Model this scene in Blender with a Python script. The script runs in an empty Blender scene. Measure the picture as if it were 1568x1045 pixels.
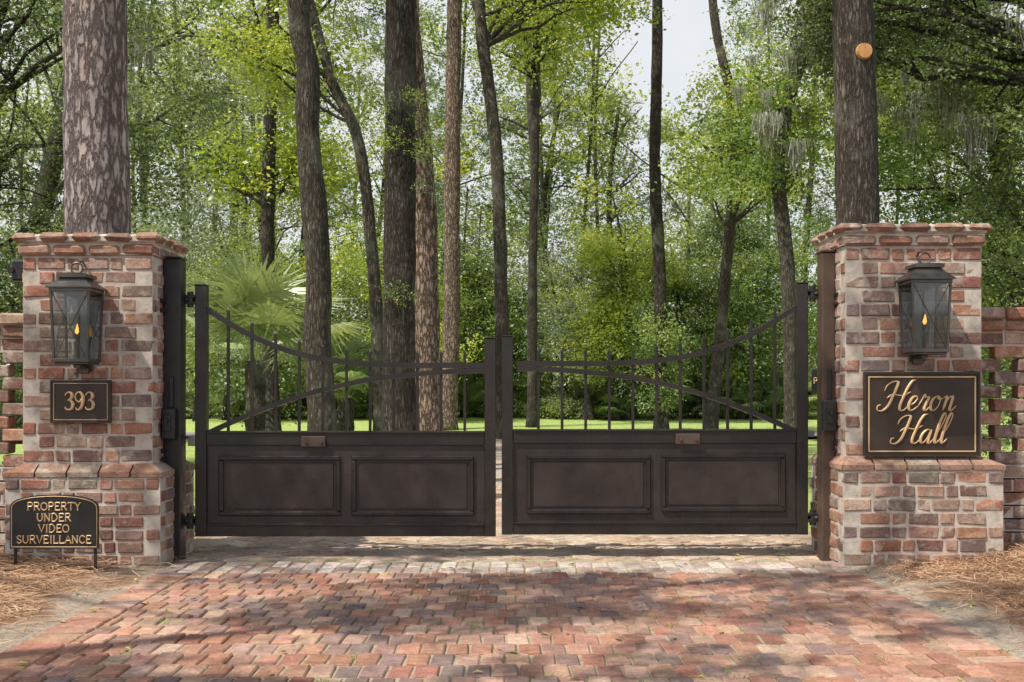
import bpy, math, random
import numpy as np
from mathutils import Vector, Matrix, noise
random.seed(7); rng=np.random.default_rng(7)
scene=bpy.context.scene
COL=scene.collection
# ------------------------------------------------------------------ mesh builder
SG=[(sx,sy,sz) for sx in(-1,1) for sy in(-1,1) for sz in(-1,1)]
CID={c:i for i,c in enumerate(SG)}
TS=np.zeros((24,3)); TM=np.zeros((24,3))
for i,c in enumerate(SG):
    for a in range(3):
        TS[i*3+a]=c; TM[i*3+a,a]=1
def _tf():
    P=TS*(1-0.2*(1-TM)); F=[]
    def addf(f):
        v=[P[k] for k in f]; n=np.cross(v[1]-v[0],v[2]-v[0]); c=sum(v)/len(v)
        F.append(f if np.dot(n,c)>0 else f[::-1])
    for a in range(3):
        b,c=[k for k in range(3) if k!=a]
        for s in(-1,1):
            f=[]
            for (u,v) in((-1,-1),(1,-1),(1,1),(-1,1)):
                k=[0,0,0];k[a]=s;k[b]=u;k[c]=v; f.append(CID[tuple(k)]*3+a)
            addf(f)
        for u in(-1,1):
            for v in(-1,1):
                k=[0,0,0];k[b]=u;k[c]=v;k[a]=-1;c1=CID[tuple(k)];k[a]=1;c2=CID[tuple(k)]
                addf([c1*3+b,c2*3+b,c2*3+c,c1*3+c])
    for i in range(8): addf([i*3,i*3+1,i*3+2])
    return F
TF=_tf()
class MB:
    def __init__(s): s.v=[];s.f=[];s.c=[];s.n=0
    def add(s,v,f,col=(1,1,1)):
        v=np.asarray(v,float); s.v.append(v)
        s.f.extend([[k+s.n for k in q] for q in f]); s.n+=len(v)
        s.c.append(np.tile(np.array([col[0],col[1],col[2],1.0]),(len(v),1)))
    def box(s,c,size,bev=.003,rot=None,jit=0,col=(1,1,1)):
        h=np.array(size)/2.0; b=min(bev,h.min()*.9)
        P=TS*(h-b*(1-TM))
        if jit: P=P+np.repeat(rng.normal(0,jit,(8,3)),3,axis=0)
        if rot is not None: P=P@np.array(rot).T
        s.add(P+np.array(c),TF,col)
    def b2(s,x0,x1,y0,y1,z0,z1,bev=.003,col=(1,1,1),jit=0):
        s.box(((x0+x1)/2,(y0+y1)/2,(z0+z1)/2),(x1-x0,y1-y0,z1-z0),bev,None,jit,col)
    def tube(s,pts,rad,seg=8,cap=True,col=(1,1,1),wob=0,wf=1.0):
        pts=[Vector(p) for p in pts]; n=len(pts); V=[];ref=None
        for i,p in enumerate(pts):
            t=(pts[min(i+1,n-1)]-pts[max(i-1,0)]).normalized()
            if ref is None:
                ref=t.orthogonal().normalized()
            ref=(ref-t*ref.dot(t)).normalized(); bi=t.cross(ref)
            r=rad[i] if hasattr(rad,'__len__') else rad
            for k in range(seg):
                a=2*math.pi*k/seg
                d=ref*math.cos(a)+bi*math.sin(a); rr=r
                if wob:
                    q=p+d*r*1.5; rr=r*(1+wob*noise.noise(q*wf)+wob*.5*noise.noise(Vector((q.x*14,q.y*14,q.z*3))))
                V.append(p+d*rr)
        F=[]
        for i in range(n-1):
            for k in range(seg):
                k2=(k+1)%seg
                F.append([i*seg+k,i*seg+k2,(i+1)*seg+k2,(i+1)*seg+k])
        if cap: F.append(list(range(seg))[::-1]); F.append([(n-1)*seg+k for k in range(seg)])
        s.add([tuple(v) for v in V],F,col)
    def ribbon(s,pts,t,y0,y1):
        n=len(pts);V=[]
        for i in range(n):
            a=np.array(pts[max(i-1,0)]);b=np.array(pts[min(i+1,n-1)]);d=b-a;d=d/np.linalg.norm(d)
            nn=np.array([-d[1],d[0]])*t/2;p=np.array(pts[i])
            for q,y in((p-nn,y0),(p+nn,y0),(p+nn,y1),(p-nn,y1)): V.append((q[0],y,q[1]))
        F=[[0,1,2,3],[4*n-1,4*n-2,4*n-3,4*n-4]]
        for i in range(n-1):
            for k in range(4):
                k2=(k+1)%4; F.append([i*4+k,(i+1)*4+k,(i+1)*4+k2,i*4+k2])
        s.add(V,F)
    def build(s,name,mat,parent=None,ploc=(0,0,0),smooth=False):
        me=bpy.data.meshes.new(name)
        V=np.concatenate(s.v) if s.v else np.zeros((0,3))
        me.from_pydata(V.tolist(),[],s.f); me.update()
        at=me.color_attributes.new('col','FLOAT_COLOR','POINT')
        at.data.foreach_set('color',np.concatenate(s.c).ravel().astype(np.float32))
        if smooth: me.polygons.foreach_set('use_smooth',[True]*len(me.polygons))
        me.materials.append(mat)
        o=bpy.data.objects.new(name,me); COL.objects.link(o)
        if parent: par(o,parent,ploc)
        return o
def par(o,p,ploc=None):
    o.parent=p; o.matrix_parent_inverse=Matrix.Translation(-Vector(p.location))
def empty(name,loc=(0,0,0)):
    e=bpy.data.objects.new(name,None); e.location=loc; e.empty_display_size=.2; COL.objects.link(e); return e
# ------------------------------------------------------------------ materials
def newmat(name,rough=.8,metal=0):
    m=bpy.data.materials.new(name); m.use_nodes=True; nt=m.node_tree
    b=nt.nodes['Principled BSDF']; b.inputs['Roughness'].default_value=rough; b.inputs['Metallic'].default_value=metal
    return m,nt,b
def nd(nt,t,**kw):
    n=nt.nodes.new(t)
    for k,v in kw.items():
        if hasattr(n,k) and k not in n.inputs: setattr(n,k,v)
        else: n.inputs[k].default_value=v
    return n
def ramp(nt,fac,stops,interp='LINEAR'):
    r=nt.nodes.new('ShaderNodeValToRGB'); r.color_ramp.interpolation=interp
    e=r.color_ramp.elements
    while len(e)<len(stops): e.new(.5)
    for i,(p,c) in enumerate(stops):
        e[i].position=p; e[i].color=(*c,1) if len(c)==3 else c
    nt.links.new(fac,r.inputs[0]); return r.outputs[0]
def noi(nt,scale,detail=4,rough=.55,vec=None,dist=0):
    n=nt.nodes.new('ShaderNodeTexNoise'); n.inputs['Scale'].default_value=scale; n.inputs['Detail'].default_value=detail
    n.inputs['Roughness'].default_value=rough; n.inputs['Distortion'].default_value=dist
    if vec is not None: nt.links.new(vec,n.inputs['Vector'])
    return n.outputs[0]
def mix(nt,f,a,b,mode='MIX'):
    m=nt.nodes.new('ShaderNodeMix'); m.data_type='RGBA'; m.blend_type=mode
    for s,v in((0,f),(6,a),(7,b)):
        if isinstance(v,(int,float)): m.inputs[s].default_value=v
        elif isinstance(v,tuple): m.inputs[s].default_value=(*v,1) if len(v)==3 else v
        else: nt.links.new(v,m.inputs[s])
    return m.outputs[2]
def bump(nt,b,h,strength=.5,dist=.01):
    n=nt.nodes.new('ShaderNodeBump'); n.inputs['Strength'].default_value=strength; n.inputs['Distance'].default_value=dist
    nt.links.new(h,n.inputs['Height']); nt.links.new(n.outputs[0],b.inputs['Normal'])
def coords(nt,scale=(1,1,1)):
    t=nt.nodes.new('ShaderNodeTexCoord'); m=nt.nodes.new('ShaderNodeMapping'); m.inputs['Scale'].default_value=scale
    nt.links.new(t.outputs['Object'],m.inputs[0]); return m.outputs[0]
def brickmat(name,smear=.5,lo=.53,mort=(.52,.46,.39)):
    m,nt,b=newmat(name,.92); v=coords(nt)
    a=nt.nodes.new('ShaderNodeVertexColor'); a.layer_name='col'
    n1=noi(nt,14,6,.65,v); n2=noi(nt,70,5,.7,v); n3=noi(nt,9,8,.72,v,.3)
    c=mix(nt,.8,a.outputs[0],ramp(nt,n1,[(.25,(.5,.46,.46)),(.75,(1.4,1.35,1.3))]),'MULTIPLY')
    c=mix(nt,.7,c,ramp(nt,n2,[(.3,(.55,.55,.55)),(.7,(1.3,1.3,1.3))]),'MULTIPLY')
    s=ramp(nt,n3,[(lo,(0,0,0)),(lo+.12,(smear,)*3)])
    c=mix(nt,s,c,mort)
    c=mix(nt,.7,c,ramp(nt,noi(nt,2.2,5,.6,v),[(.3,(.62,.60,.58)),(.6,(1.08,1.08,1.08))]),'MULTIPLY')
    nt.links.new(c,b.inputs['Base Color']); b.inputs['Specular IOR Level'].default_value=.2
    h=mix(nt,.5,n1,n2); bump(nt,b,h,.9,.012); return m
M_brick=brickmat('old_brick',.7,.51,(.50,.44,.37))
M_paver=brickmat('brick_paver',.35,.57,(.52,.42,.34))
def noisemat(name,cols,scale=20,rough=.9,bs=.4,bd=.01,detail=6,sc=(1,1,1)):
    m,nt,b=newmat(name,rough); v=coords(nt,sc); n=noi(nt,scale,detail,.65,v)
    k=len(cols); c=ramp(nt,n,[(.28+.44*i/(k-1),c) for i,c in enumerate(cols)])
    nt.links.new(c,b.inputs['Base Color']); bump(nt,b,noi(nt,scale*2.5,5,.7,v),bs,bd)
    b.inputs['Specular IOR Level'].default_value=.2
    return m
M_mortar=noisemat('lime_mortar',[(.30,.27,.23),(.50,.45,.39),(.62,.57,.50)],12)
M_joint=noisemat('paver_joint_sand',[(.20,.16,.10),(.42,.35,.25),(.22,.24,.10)],9)
def metal(name,c1,c2,rough=.42,met=.3,sc=60):
    m,nt,b=newmat(name,rough,met); v=coords(nt)
    n=noi(nt,4,6,.6,v); c=ramp(nt,n,[(.3,c1),(.7,c2)])
    sp=ramp(nt,noi(nt,sc*4,3,.6,v),[(.66,(0,0,0)),(.74,(.35,.35,.35))])
    c=mix(nt,sp,c,(.25,.22,.19)); nt.links.new(c,b.inputs['Base Color'])
    r=ramp(nt,noi(nt,9,5,.6,v),[(.3,(rough-.1,)*3),(.7,(rough+.15,)*3)]); nt.links.new(r,b.inputs['Roughness'])
    bump(nt,b,noi(nt,sc,4,.6,v),.12,.003); return m
M_gate=metal('bronze_gate_paint',(.011,.009,.008),(.026,.020,.017),.30,.0)
M_panel=metal('gate_panel_paint',(.018,.014,.013),(.046,.034,.030),.28,.0)
M_post=metal('rusty_lit_post_brown',(.05,.032,.024),(.12,.078,.056),.5,.1)  # rusty brown with the right post's sunlit look painted in
M_black=metal('black_iron',(.010,.010,.011),(.022,.02,.02),.4,.0)
M_zinc=metal('aged_copper_zinc',(.06,.062,.057),(.14,.13,.115),.35,.6)
M_bronze=metal('bronze_plaque',(.028,.018,.012),(.055,.036,.025),.4,.1)
M_gold=metal('gold_lettering',(.55,.36,.18),(.7,.5,.28),.4,.2,20)
M_steel=metal('galvanised_arm',(.45,.45,.45),(.6,.6,.6),.4,.5)
M_asph=noisemat('asphalt_lane',[(.26,.23,.22),(.38,.34,.32)],30)
M_gravel=noisemat('pale_drive',[(.34,.28,.22),(.5,.43,.35)],30)
def glassmat():
    m=bpy.data.materials.new('lantern_glass'); m.use_nodes=True; nt=m.node_tree; nt.nodes.clear()
    o=nt.nodes.new('ShaderNodeOutputMaterial'); t=nt.nodes.new('ShaderNodeBsdfTransparent'); t.inputs[0].default_value=(.66,.70,.70,1)
    g=nt.nodes.new('ShaderNodeBsdfGlossy'); g.inputs['Roughness'].default_value=.04
    mx=nt.nodes.new('ShaderNodeMixShader'); mx.inputs[0].default_value=.12
    nt.links.new(t.outputs[0],mx.inputs[1]);nt.links.new(g.outputs[0],mx.inputs[2]);nt.links.new(mx.outputs[0],o.inputs[0]); return m
M_glass=glassmat()
M_flame,nt,b=newmat('gas_flame'); b.inputs['Base Color'].default_value=(1,.5,.1,1); b.inputs['Emission Color'].default_value=(1,.36,.06,1); b.inputs['Emission Strength'].default_value=3
def leafmat(name,stops,trans=.45,tcol=1.5):
    m=bpy.data.materials.new(name); m.use_nodes=True; nt=m.node_tree; nt.nodes.clear()
    o=nt.nodes.new('ShaderNodeOutputMaterial'); d=nt.nodes.new('ShaderNodeBsdfDiffuse')
    t=nt.nodes.new('ShaderNodeBsdfTranslucent'); at=nt.nodes.new('ShaderNodeAttribute'); at.attribute_name='rnd'
    k=len(stops); c=ramp(nt,at.outputs['Fac'],[(.08+.84*i/(k-1),s) for i,s in enumerate(stops)]); nt.links.new(c,d.inputs['Color'])
    tc=mix(nt,1.0,c,(tcol*1.1,tcol,tcol*.5),'MULTIPLY'); nt.links.new(tc,t.inputs[0])
    mx=nt.nodes.new('ShaderNodeMixShader'); mx.inputs[0].default_value=trans
    nt.links.new(d.outputs[0],mx.inputs[1]);nt.links.new(t.outputs[0],mx.inputs[2])
    g=nt.nodes.new('ShaderNodeBsdfGlossy'); g.inputs['Roughness'].default_value=.4; g.inputs[0].default_value=(.9,.95,1,1)
    m2=nt.nodes.new('ShaderNodeMixShader'); m2.inputs[0].default_value=.05
    nt.links.new(mx.outputs[0],m2.inputs[1]);nt.links.new(g.outputs[0],m2.inputs[2]); nt.links.new(m2.outputs[0],o.inputs[0]); return m
L_bright=leafmat('leaves_sunlit_tint',[(.13,.22,.05),(.33,.42,.08),(.64,.66,.16)],.5,1.4)  # yellow-green of sunlit leaves put into the leaf colour itself
L_mid=leafmat('leaves_mid',[(.06,.12,.04),(.19,.29,.08),(.42,.50,.16)],.45)
L_dark=leafmat('leaves_live_oak',[(.035,.065,.03),(.11,.16,.06),(.30,.36,.14)],.38)
L_grey=leafmat('leaves_greygreen',[(.11,.17,.11),(.25,.32,.20),(.48,.53,.37)],.4)
L_pine=leafmat('pine_needles',[(.14,.20,.08),(.32,.40,.16)],.3)
L_moss=leafmat('spanish_moss',[(.24,.24,.20),(.38,.37,.31)],.3,1.1)
L_fan=leafmat('palmetto_leaves',[(.18,.27,.12),(.42,.50,.28)],.35,1.2)
def barkmat(name,dark,mid,light,sx=9,sz=2.2,lichen=0,edge=.16,red=None):
    m,nt,b=newmat(name,.95); v=coords(nt,(sx,sx,sz))
    nz=nt.nodes.new('ShaderNodeTexNoise'); nz.inputs['Scale'].default_value=1.1; nz.inputs['Detail'].default_value=5; nz.inputs['Roughness'].default_value=.6; nt.links.new(v,nz.inputs['Vector'])
    vm=nt.nodes.new('ShaderNodeVectorMath'); vm.operation='MULTIPLY_ADD'; vm.inputs[1].default_value=(2.2,2.2,2.2)
    nt.links.new(nz.outputs['Color'],vm.inputs[0]); nt.links.new(v,vm.inputs[2])
    vo=nt.nodes.new('ShaderNodeTexVoronoi'); vo.feature='DISTANCE_TO_EDGE'; vo.inputs['Scale'].default_value=1.0
    nt.links.new(vm.outputs[0],vo.inputs['Vector'])
    n=noi(nt,2.5,8,.75,v); n5=noi(nt,.35,3,.6,v)
    e=ramp(nt,vo.outputs[0],[(.0,(0,0,0)),(edge,(1,1,1))])
    c=ramp(nt,n,[(.32,mid),(.68,light)])
    if red: c=mix(nt,ramp(nt,noi(nt,.6,6,.7,v),[(.5,(0,0,0)),(.62,(.7,.7,.7))]),c,red)
    c=mix(nt,.7,c,ramp(nt,n5,[(.3,(.55,.55,.55)),(.7,(1.2,1.2,1.2))]),'MULTIPLY')
    c=mix(nt,e,dark,c)
    if lichen:
        c=mix(nt,ramp(nt,noi(nt,1.6,6,.7,coords(nt)),[(.52,(0,0,0)),(.66,(lichen,)*3)]),c,(.30,.31,.25))
    nt.links.new(c,b.inputs['Base Color'])
    h=mix(nt,.35,e,n); bump(nt,b,h,1.0,.03); b.inputs['Specular IOR Level'].default_value=.15; return m
B_pine=barkmat('pine_bark',(.13,.10,.095),(.34,.29,.275),(.52,.46,.44),17,4.8,0,.24,(.52,.38,.31))
B_pine2=barkmat('pine_bark_reddish',(.07,.05,.04),(.25,.18,.14),(.40,.31,.25),20,5,0,.2,(.40,.27,.19))
B_oak=barkmat('hardwood_bark',(.045,.038,.03),(.15,.125,.102),(.27,.235,.19),36,6,.5,.35)
B_dark=barkmat('dark_bark',(.03,.025,.021),(.105,.088,.073),(.21,.18,.147),40,6,.4,.35)
# ------------------------------------------------------------------ ground
def sheet(name,x0,x1,y0,y1,z,mat,parent=None,nx=1,ny=1,hf=None):
    V=[];F=[]
    for j in range(ny+1):
        for i in range(nx+1):
            x=x0+(x1-x0)*i/nx;y=y0+(y1-y0)*j/ny
            V.append((x,y,z+(hf(x,y) if hf else 0)))
    for j in range(ny):
        for i in range(nx):
            a=j*(nx+1)+i;F.append([a,a+1,a+nx+2,a+nx+1])
    m=MB();m.add(V,F);return m.build(name,mat,parent,smooth=True)
M_floor=noisemat('forest_floor',[(.06,.045,.03),(.14,.10,.06),(.10,.12,.05)],1.5,.95,.6,.05)
M_lawn,nt,b=newmat('lawn_grass',.9); v=coords(nt)
c=ramp(nt,noi(nt,6,8,.75,v),[(.3,(.22,.34,.07)),(.5,(.40,.52,.14)),(.7,(.56,.66,.24))])
c=mix(nt,ramp(nt,noi(nt,.5,4,.6,v),[(.54,(0,0,0)),(.7,(.4,.4,.4))]),c,(.32,.28,.15)); nt.links.new(c,b.inputs['Base Color'])
bump(nt,b,noi(nt,40,5,.7,v),.8,.05)
sheet('ground',-500,500,-500,500,-.09,M_floor)
sheet('lawn',-60,60,1.0,40,-.075,M_lawn,nx=60,ny=40,hf=lambda x,y:.05*noise.noise(Vector((x*.2,y*.2,0)))+max(0,y-24)*.016)
sheet('access_road',-70,70,20.5,23.5,-.01,M_asph)
sheet('drive_beyond_gate',-2.0,1.95,6.0,20.5,-.012,M_gravel)
# ---- driveway bricks
PC=[(.47,.25,.175),(.52,.30,.215),(.40,.205,.15),(.50,.34,.26),(.38,.24,.19),(.49,.275,.195),(.44,.235,.165),(.54,.36,.265),(.45,.28,.21),(.42,.28,.23),(.33,.23,.20),(.56,.40,.31),(.46,.26,.185),(.43,.24,.18),(.49,.31,.235),(.28,.21,.19)]
def jc(c,s=.08):
    k=random.uniform(1-s*2,1+s*2); return tuple(max(.01,q*k*random.uniform(1-s/2,1+s/2)) for q in c)
drive=empty('brick_driveway',(0,-2,0))
mb=MB(); XL,XR=-2.08,2.03
def paver(cx,cy,w,l,ang=0,pal=PC,zt=0.0):
    R=Matrix.Rotation(ang,3,'Z')@Matrix.Rotation(random.gauss(0,.010),3,'X')@Matrix.Rotation(random.gauss(0,.014),3,'Y')@Matrix.Rotation(random.gauss(0,.014),3,'Z')
    mb.box((cx,cy,zt-.03+random.gauss(0,.002)),(w,l,.06),.006,[list(r) for r in R],.002,jc(random.choice(pal)))
y=-.30; row=0
while y>-7.2:
    n=int(round((XR-XL-.42)/.100)); w=(XR-XL-.42)/n
    off=(row%2)*.5
    for i in range(n+(1 if off else 0)):
        a=XL+.21+max(0,(i-off))*w; b_=XL+.21+min(n,(i+1-off))*w
        paver((a+b_)/2,y-.094,(b_-a)-.010,.176)
    y-=.188; row+=1
y=-.30
while y>-7.2:
    paver(XL+.105,y-.055,.201,.101); paver(XR-.105,y-.055,.201,.101); y-=.111
GP=[(.50,.43,.38),(.58,.52,.46),(.44,.36,.32),(.48,.36,.3),(.62,.57,.51)]
for r in range(2):
    n=40; w=(XR-XL)/n
    for i in range(n): paver(XL+(i+.5)*w,-.195+r*.21,w-.012,.198,0,GP)
W=.105; HB=[(.52,.42,.33),(.58,.48,.38),(.46,.36,.28),(.52,.38,.28)]
R45=Matrix.Rotation(math.radians(45),2)
for i in range(-60,90):
    for j in range(-60,90):
        k=(i-j)%4
        if k==0: cx,cy,a=(i+1)*W,(j+.5)*W,math.pi/2
        elif k==3: cx,cy,a=(i+.5)*W,(j+1)*W,0
        else: continue
        p=R45@Vector((cx,cy)); X,Y=p.x,p.y+.0
        if XL+.02<X<XR-.02 and .20<Y<6.0: paver(X,Y,W-.007,2*W-.007,a+math.pi/4,HB,-.002)
mb.build('pavers',M_paver,drive)
sheet('joint_sand',XL-.01,XR+.01,-7.4,6.05,-.009,M_joint,drive)
M_weed,nt,b=newmat('joint_weeds',.8); b.inputs['Base Color'].default_value=(.22,.32,.07,1)
m=MB()
for i in range(90):
    x=random.uniform(XL,XR);yy=random.uniform(-3.2,.6)
    for k in range(random.randint(4,14)):
        a=random.uniform(0,6.28);L=random.uniform(.01,.03);px=x+random.gauss(0,.02);py=yy+random.gauss(0,.02)
        m.add([(px-.002,py,-.005),(px+.002,py,-.005),(px+math.cos(a)*L*.6,py+math.sin(a)*L*.6,L*.7)],[[0,1,2]])
m.build('joint_weeds',M_weed,drive)
M_fl,nt,b=newmat('fallen_leaf_colour',.8); a=nt.nodes.new('ShaderNodeVertexColor'); a.layer_name='col'; nt.links.new(a.outputs[0],b.inputs['Base Color'])
def bedh(x,y):
    d=abs(x)-2.05; e=min(1,max(0,d/.9))
    h=-.012+.055*e+.055*e*noise.noise(Vector((x*1.7,y*1.7,3)))+.02*noise.noise(Vector((x*6,y*6,1)))*min(1,.3+e)
    if x>0: h+=.03*e
    return h
m=MB()
for i in range(200):
    x=random.uniform(XL-1.5,XR+1.5);yy=random.uniform(-3.2,1.5); a=random.uniform(0,6.28);L=random.uniform(.012,.032);c,s=math.cos(a),math.sin(a);h=.004 if XL<x<XR else bedh(x,yy)+.012
    m.add([(x-c*L,yy-s*L,h),(x+s*L*.4,yy-c*L*.4,h+.008),(x+c*L,yy+s*L,h+.004),(x-s*L*.4,yy+c*L*.4,h+.01)],[[0,1,2],[0,2,3]],random.choice([(.3,.36,.08),(.4,.25,.1),(.25,.13,.06),(.5,.45,.15)]))
m.build('fallen_leaves',M_fl,None)
# ---- pine straw beds
M_bed,nt,b=newmat('pine_straw_and_sand',.95); v=coords(nt)
n1=noi(nt,2.2,6,.65,v); n2=noi(nt,60,4,.7,coords(nt,(1,2.5,1)))
straw=ramp(nt,n2,[(.3,(.13,.07,.04)),(.5,(.34,.20,.12)),(.7,(.52,.35,.23))])
sand=ramp(nt,noi(nt,38,7,.8,v),[(.35,(.24,.18,.12)),(.5,(.46,.37,.28)),(.66,(.64,.56,.45))])
sx=nt.nodes.new('ShaderNodeSeparateXYZ'); nt.links.new(v,sx.inputs[0])
ab=nd(nt,'ShaderNodeMath',operation='ABSOLUTE'); nt.links.new(sx.outputs[0],ab.inputs[0])
mm=nt.nodes.new('ShaderNodeMath'); mm.operation='MULTIPLY_ADD'; mm.inputs[1].default_value=1.6; nt.links.new(n1,mm.inputs[0]); nt.links.new(ab.outputs[0],mm.inputs[2])
f=nt.nodes.new('ShaderNodeMapRange'); f.inputs[1].default_value=2.95; f.inputs[2].default_value=3.15; nt.links.new(mm.outputs[0],f.inputs[0])
nt.links.new(mix(nt,f.outputs[0],sand,straw),b.inputs['Base Color']); bump(nt,b,n2,.8,.02)
bed=empty('pine_straw_bed',(0,-2,0))
sheet('bed_left',-9,-2.085,-8,1.6,0,M_bed,bed,90,120,bedh)
sheet('bed_right',2.035,9,-8,1.6,0,M_bed,bed,90,120,bedh)
M_needle,nt,b=newmat('pine_straw_needles',.8); a=nt.nodes.new('ShaderNodeVertexColor'); a.layer_name='col'; nt.links.new(a.outputs[0],b.inputs['Base Color'])
def needles(n,xr,yr,name):
    m=MB(); V=[];F=[];C=[];k=0
    while k<n:
        x=random.uniform(*xr); yy=random.uniform(*yr)
        d=abs(x)-2.05; nn=noise.noise(Vector((x*1.3,yy*1.3,9)))
        if random.random()>min(1,max(0.09,(d-.12)*2.2+nn*1.3)): continue
        an=random.uniform(0,6.28)+nn*2; L=random.uniform(.08,.2); w=.0018; cu=random.uniform(-.5,.5); z=bedh(x,yy)
        pts=[];px,py=x,yy; zz=[random.uniform(.002,.035) for _ in range(3)]
        for s in range(3):
            pts.append((px,py,z+zz[s])); px+=math.cos(an)*L/2; py+=math.sin(an)*L/2; an+=cu
        nx,ny=-math.sin(an)*w,math.cos(an)*w
        base=len(V)
        for p in pts: V+= [(p[0]-nx,p[1]-ny,p[2]),(p[0]+nx,p[1]+ny,p[2]+.001)]
        F+=[[base,base+1,base+3,base+2],[base+2,base+3,base+5,base+4]]
        c=random.choice([(.46,.27,.15),(.56,.36,.21),(.27,.14,.08),(.62,.44,.28),(.38,.21,.11)]); C+=[(*c,1)]*6; k+=1
    m.v=[np.array(V)];m.f=F;m.c=[np.array(C)];m.n=len(V); m.build(name,M_needle,bed)
needles(24000,(-5.2,-2.12),(-3.6,.3),'straw_left'); needles(24000,(2.08,5.2),(-3.6,.3),'straw_right')
# ------------------------------------------------------------------ brick piers
BC=[(.36,.205,.155),(.42,.26,.20),(.30,.165,.13),(.34,.23,.195),(.28,.20,.175),(.44,.32,.25),(.37,.185,.13),(.23,.145,.12),(.40,.29,.235),(.25,.19,.175),(.42,.235,.165)]
OC=[(.40,.245,.175),(.36,.21,.15),(.33,.21,.16),(.44,.30,.23)]
def runlen(L,ph):
    seq=[];t=0;i=ph
    while t<L-.04:
        q=.2 if i%2==0 else .1
        seq.append(q);t+=q;i+=1
    return [q*L/t for q in seq]
def stainf(c,dx,r):
    k=max(0,1-abs(dx)/r)*.4; g=(.22,.31,.26)
    return tuple(a*(1-k)+b*k for a,b in zip(c,g))
def ring(m,xl,xr,yl,yr,z,h,ph,dep=.1,pal=BC,bev=.006,prot=.003,stain=None,jz=.014,allh=False):
    full=ph%2==0
    def side(a0,a1,fn,p):
        t=a0
        ls=runlen(a1-a0,p) if not allh else [ (a1-a0)/max(1,round((a1-a0)/.2)) ]*max(1,round((a1-a0)/.2))
        for q in ls:
            fn(t,t+q); t+=q
    g=.0072
    def put(x0,x1,y0,y1):
        c=jc(random.choice(pal),.08)
        if stain and y0<.02 and stain[1]-.05<z<stain[1]+.1: c=stainf(c,(x0+x1)/2-stain[0],.12)
        m.b2(x0,x1,y0,y1,z+jz/2,z+h-jz/2,bev,c,.0024)
    e=0 if full else dep
    s=dep if full else 0
    side(xl+e,xr-e,lambda a,b:put(a+g,b-g,yl-random.uniform(0,prot),yl+dep),ph//2+ph)
    side(xl+e,xr-e,lambda a,b:put(a+g,b-g,yr-dep,yr+random.uniform(0,prot)),ph//2+ph)
    side(yl+s,yr-s,lambda a,b:put(xl-random.uniform(0,prot),xl+dep,a+g,b-g),ph)
    side(yl+s,yr-s,lambda a,b:put(xr-dep,xr+random.uniform(0,prot),a+g,b-g),ph)
def pier(name,ux0,ux1,bx0,bx1,zl0,zl1,zc,stain):
    cx=(ux0+ux1)/2; e=empty(name,(cx,.3,0)); uy0,uy1=0,.6; by0,by1=-.07,.67
    m=MB(); core=MB()
    n=7; h=(zl0+.0)/n
    for i in range(n): ring(m,bx0,bx1,by0,by1,i*h,h,i,stain=stain,prot=.006)
    core.b2(bx0+.004,bx1-.004,by0+.004,by1-.004,-.1,zl0+.004,.001)
    n=15; h=(zc-zl1)/n
    for i in range(n): ring(m,ux0,ux1,uy0,uy1,zl1+i*h,h,i,prot=.006)
    core.b2(ux0+.0035,ux1-.0035,uy0+.0035,uy1-.0035,zl0,zc+.02,.001)
    zm=zl0+.035
    def wt(a0,a1,i0,i1,fn):
        L=a1-a0;k=round(L/.2);
        for q in range(k):
            s0=a0+L*q/k+.006; s1=a0+L*(q+1)/k-.006
            if q==0: s0=a0
            if q==k-1: s1=a1
            c0=min(max(s0,i0),i1); c1=min(max(s1,i0),i1)
            if c1-c0<.002: c0-=.001;c1+=.001
            o=random.uniform(.0,.004)
            P=[(s0,o,zl0+.006),(s1,o,zl0+.006),(s1,o,zm),(s0,o,zm),(c0,1,zl1-.004),(c1,1,zl1-.004),(c0,1,zl0+.006),(c1,1,zl0+.006)]
            V=[fn(*p) for p in P]
            F=[[0,1,2,3],[3,2,5,4],[0,3,4,6],[1,7,5,2]]
            c=jc(random.choice(OC),.08)
            if stain and fn(s0,0,0)[1]<0: c=stainf(c,(s0+s1)/2-stain[0],.16)
            m.add(V,F,c)
    wt(bx0-.008,bx1+.008,ux0,ux1,lambda s,o,z:(s,(by0-.008+o) if o<1 else uy0+.004,z))
    wt(bx0-.008,bx1+.008,ux0,ux1,lambda s,o,z:(s,(by1+.008-o) if o<1 else uy1-.004,z))
    wt(by0-.008,by1+.008,uy0,uy1,lambda s,o,z:((bx0-.008+o) if o<1 else ux0+.004,s,z))
    wt(by0-.008,by1+.008,uy0,uy1,lambda s,o,z:((bx1+.008-o) if o<1 else ux1-.004,s,z))
    ring(m,ux0-.025,ux1+.025,uy0-.025,uy1+.025,zc+.002,.078,0,.12,OC[:1]+BC[:5],.016,.003,allh=True)
    core.b2(ux0-.012,ux1+.012,uy0-.012,uy1+.012,zc+.012,zc+.10,.002)
    ring(m,ux0-.052,ux1+.052,uy0-.052,uy1+.052,zc+.082,.07,1,.16,[(.36,.22,.16),(.31,.19,.145),(.34,.205,.14),(.27,.17,.135)],.027,.004,allh=True)
    core.b2(ux0-.03,ux1+.03,uy0-.03,uy1+.03,zc+.085,zc+.135,.01)
    core.b2(ux0+.06,ux1-.06,uy0+.06,uy1-.06,zc+.13,zc+.15,.01)
    m.build('bricks',M_brick,e); core.build('mortar',M_mortar,e)
    return e
PL=pier('brick_gate_pier',-3.0,-2.2,-3.08,-2.13,.535,.625,1.885,(-2.62,.48))
PR=pier('brick_gate_pier',2.04,2.88,2.005,2.985,.58,.665,1.945,(2.5,.52))
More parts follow.
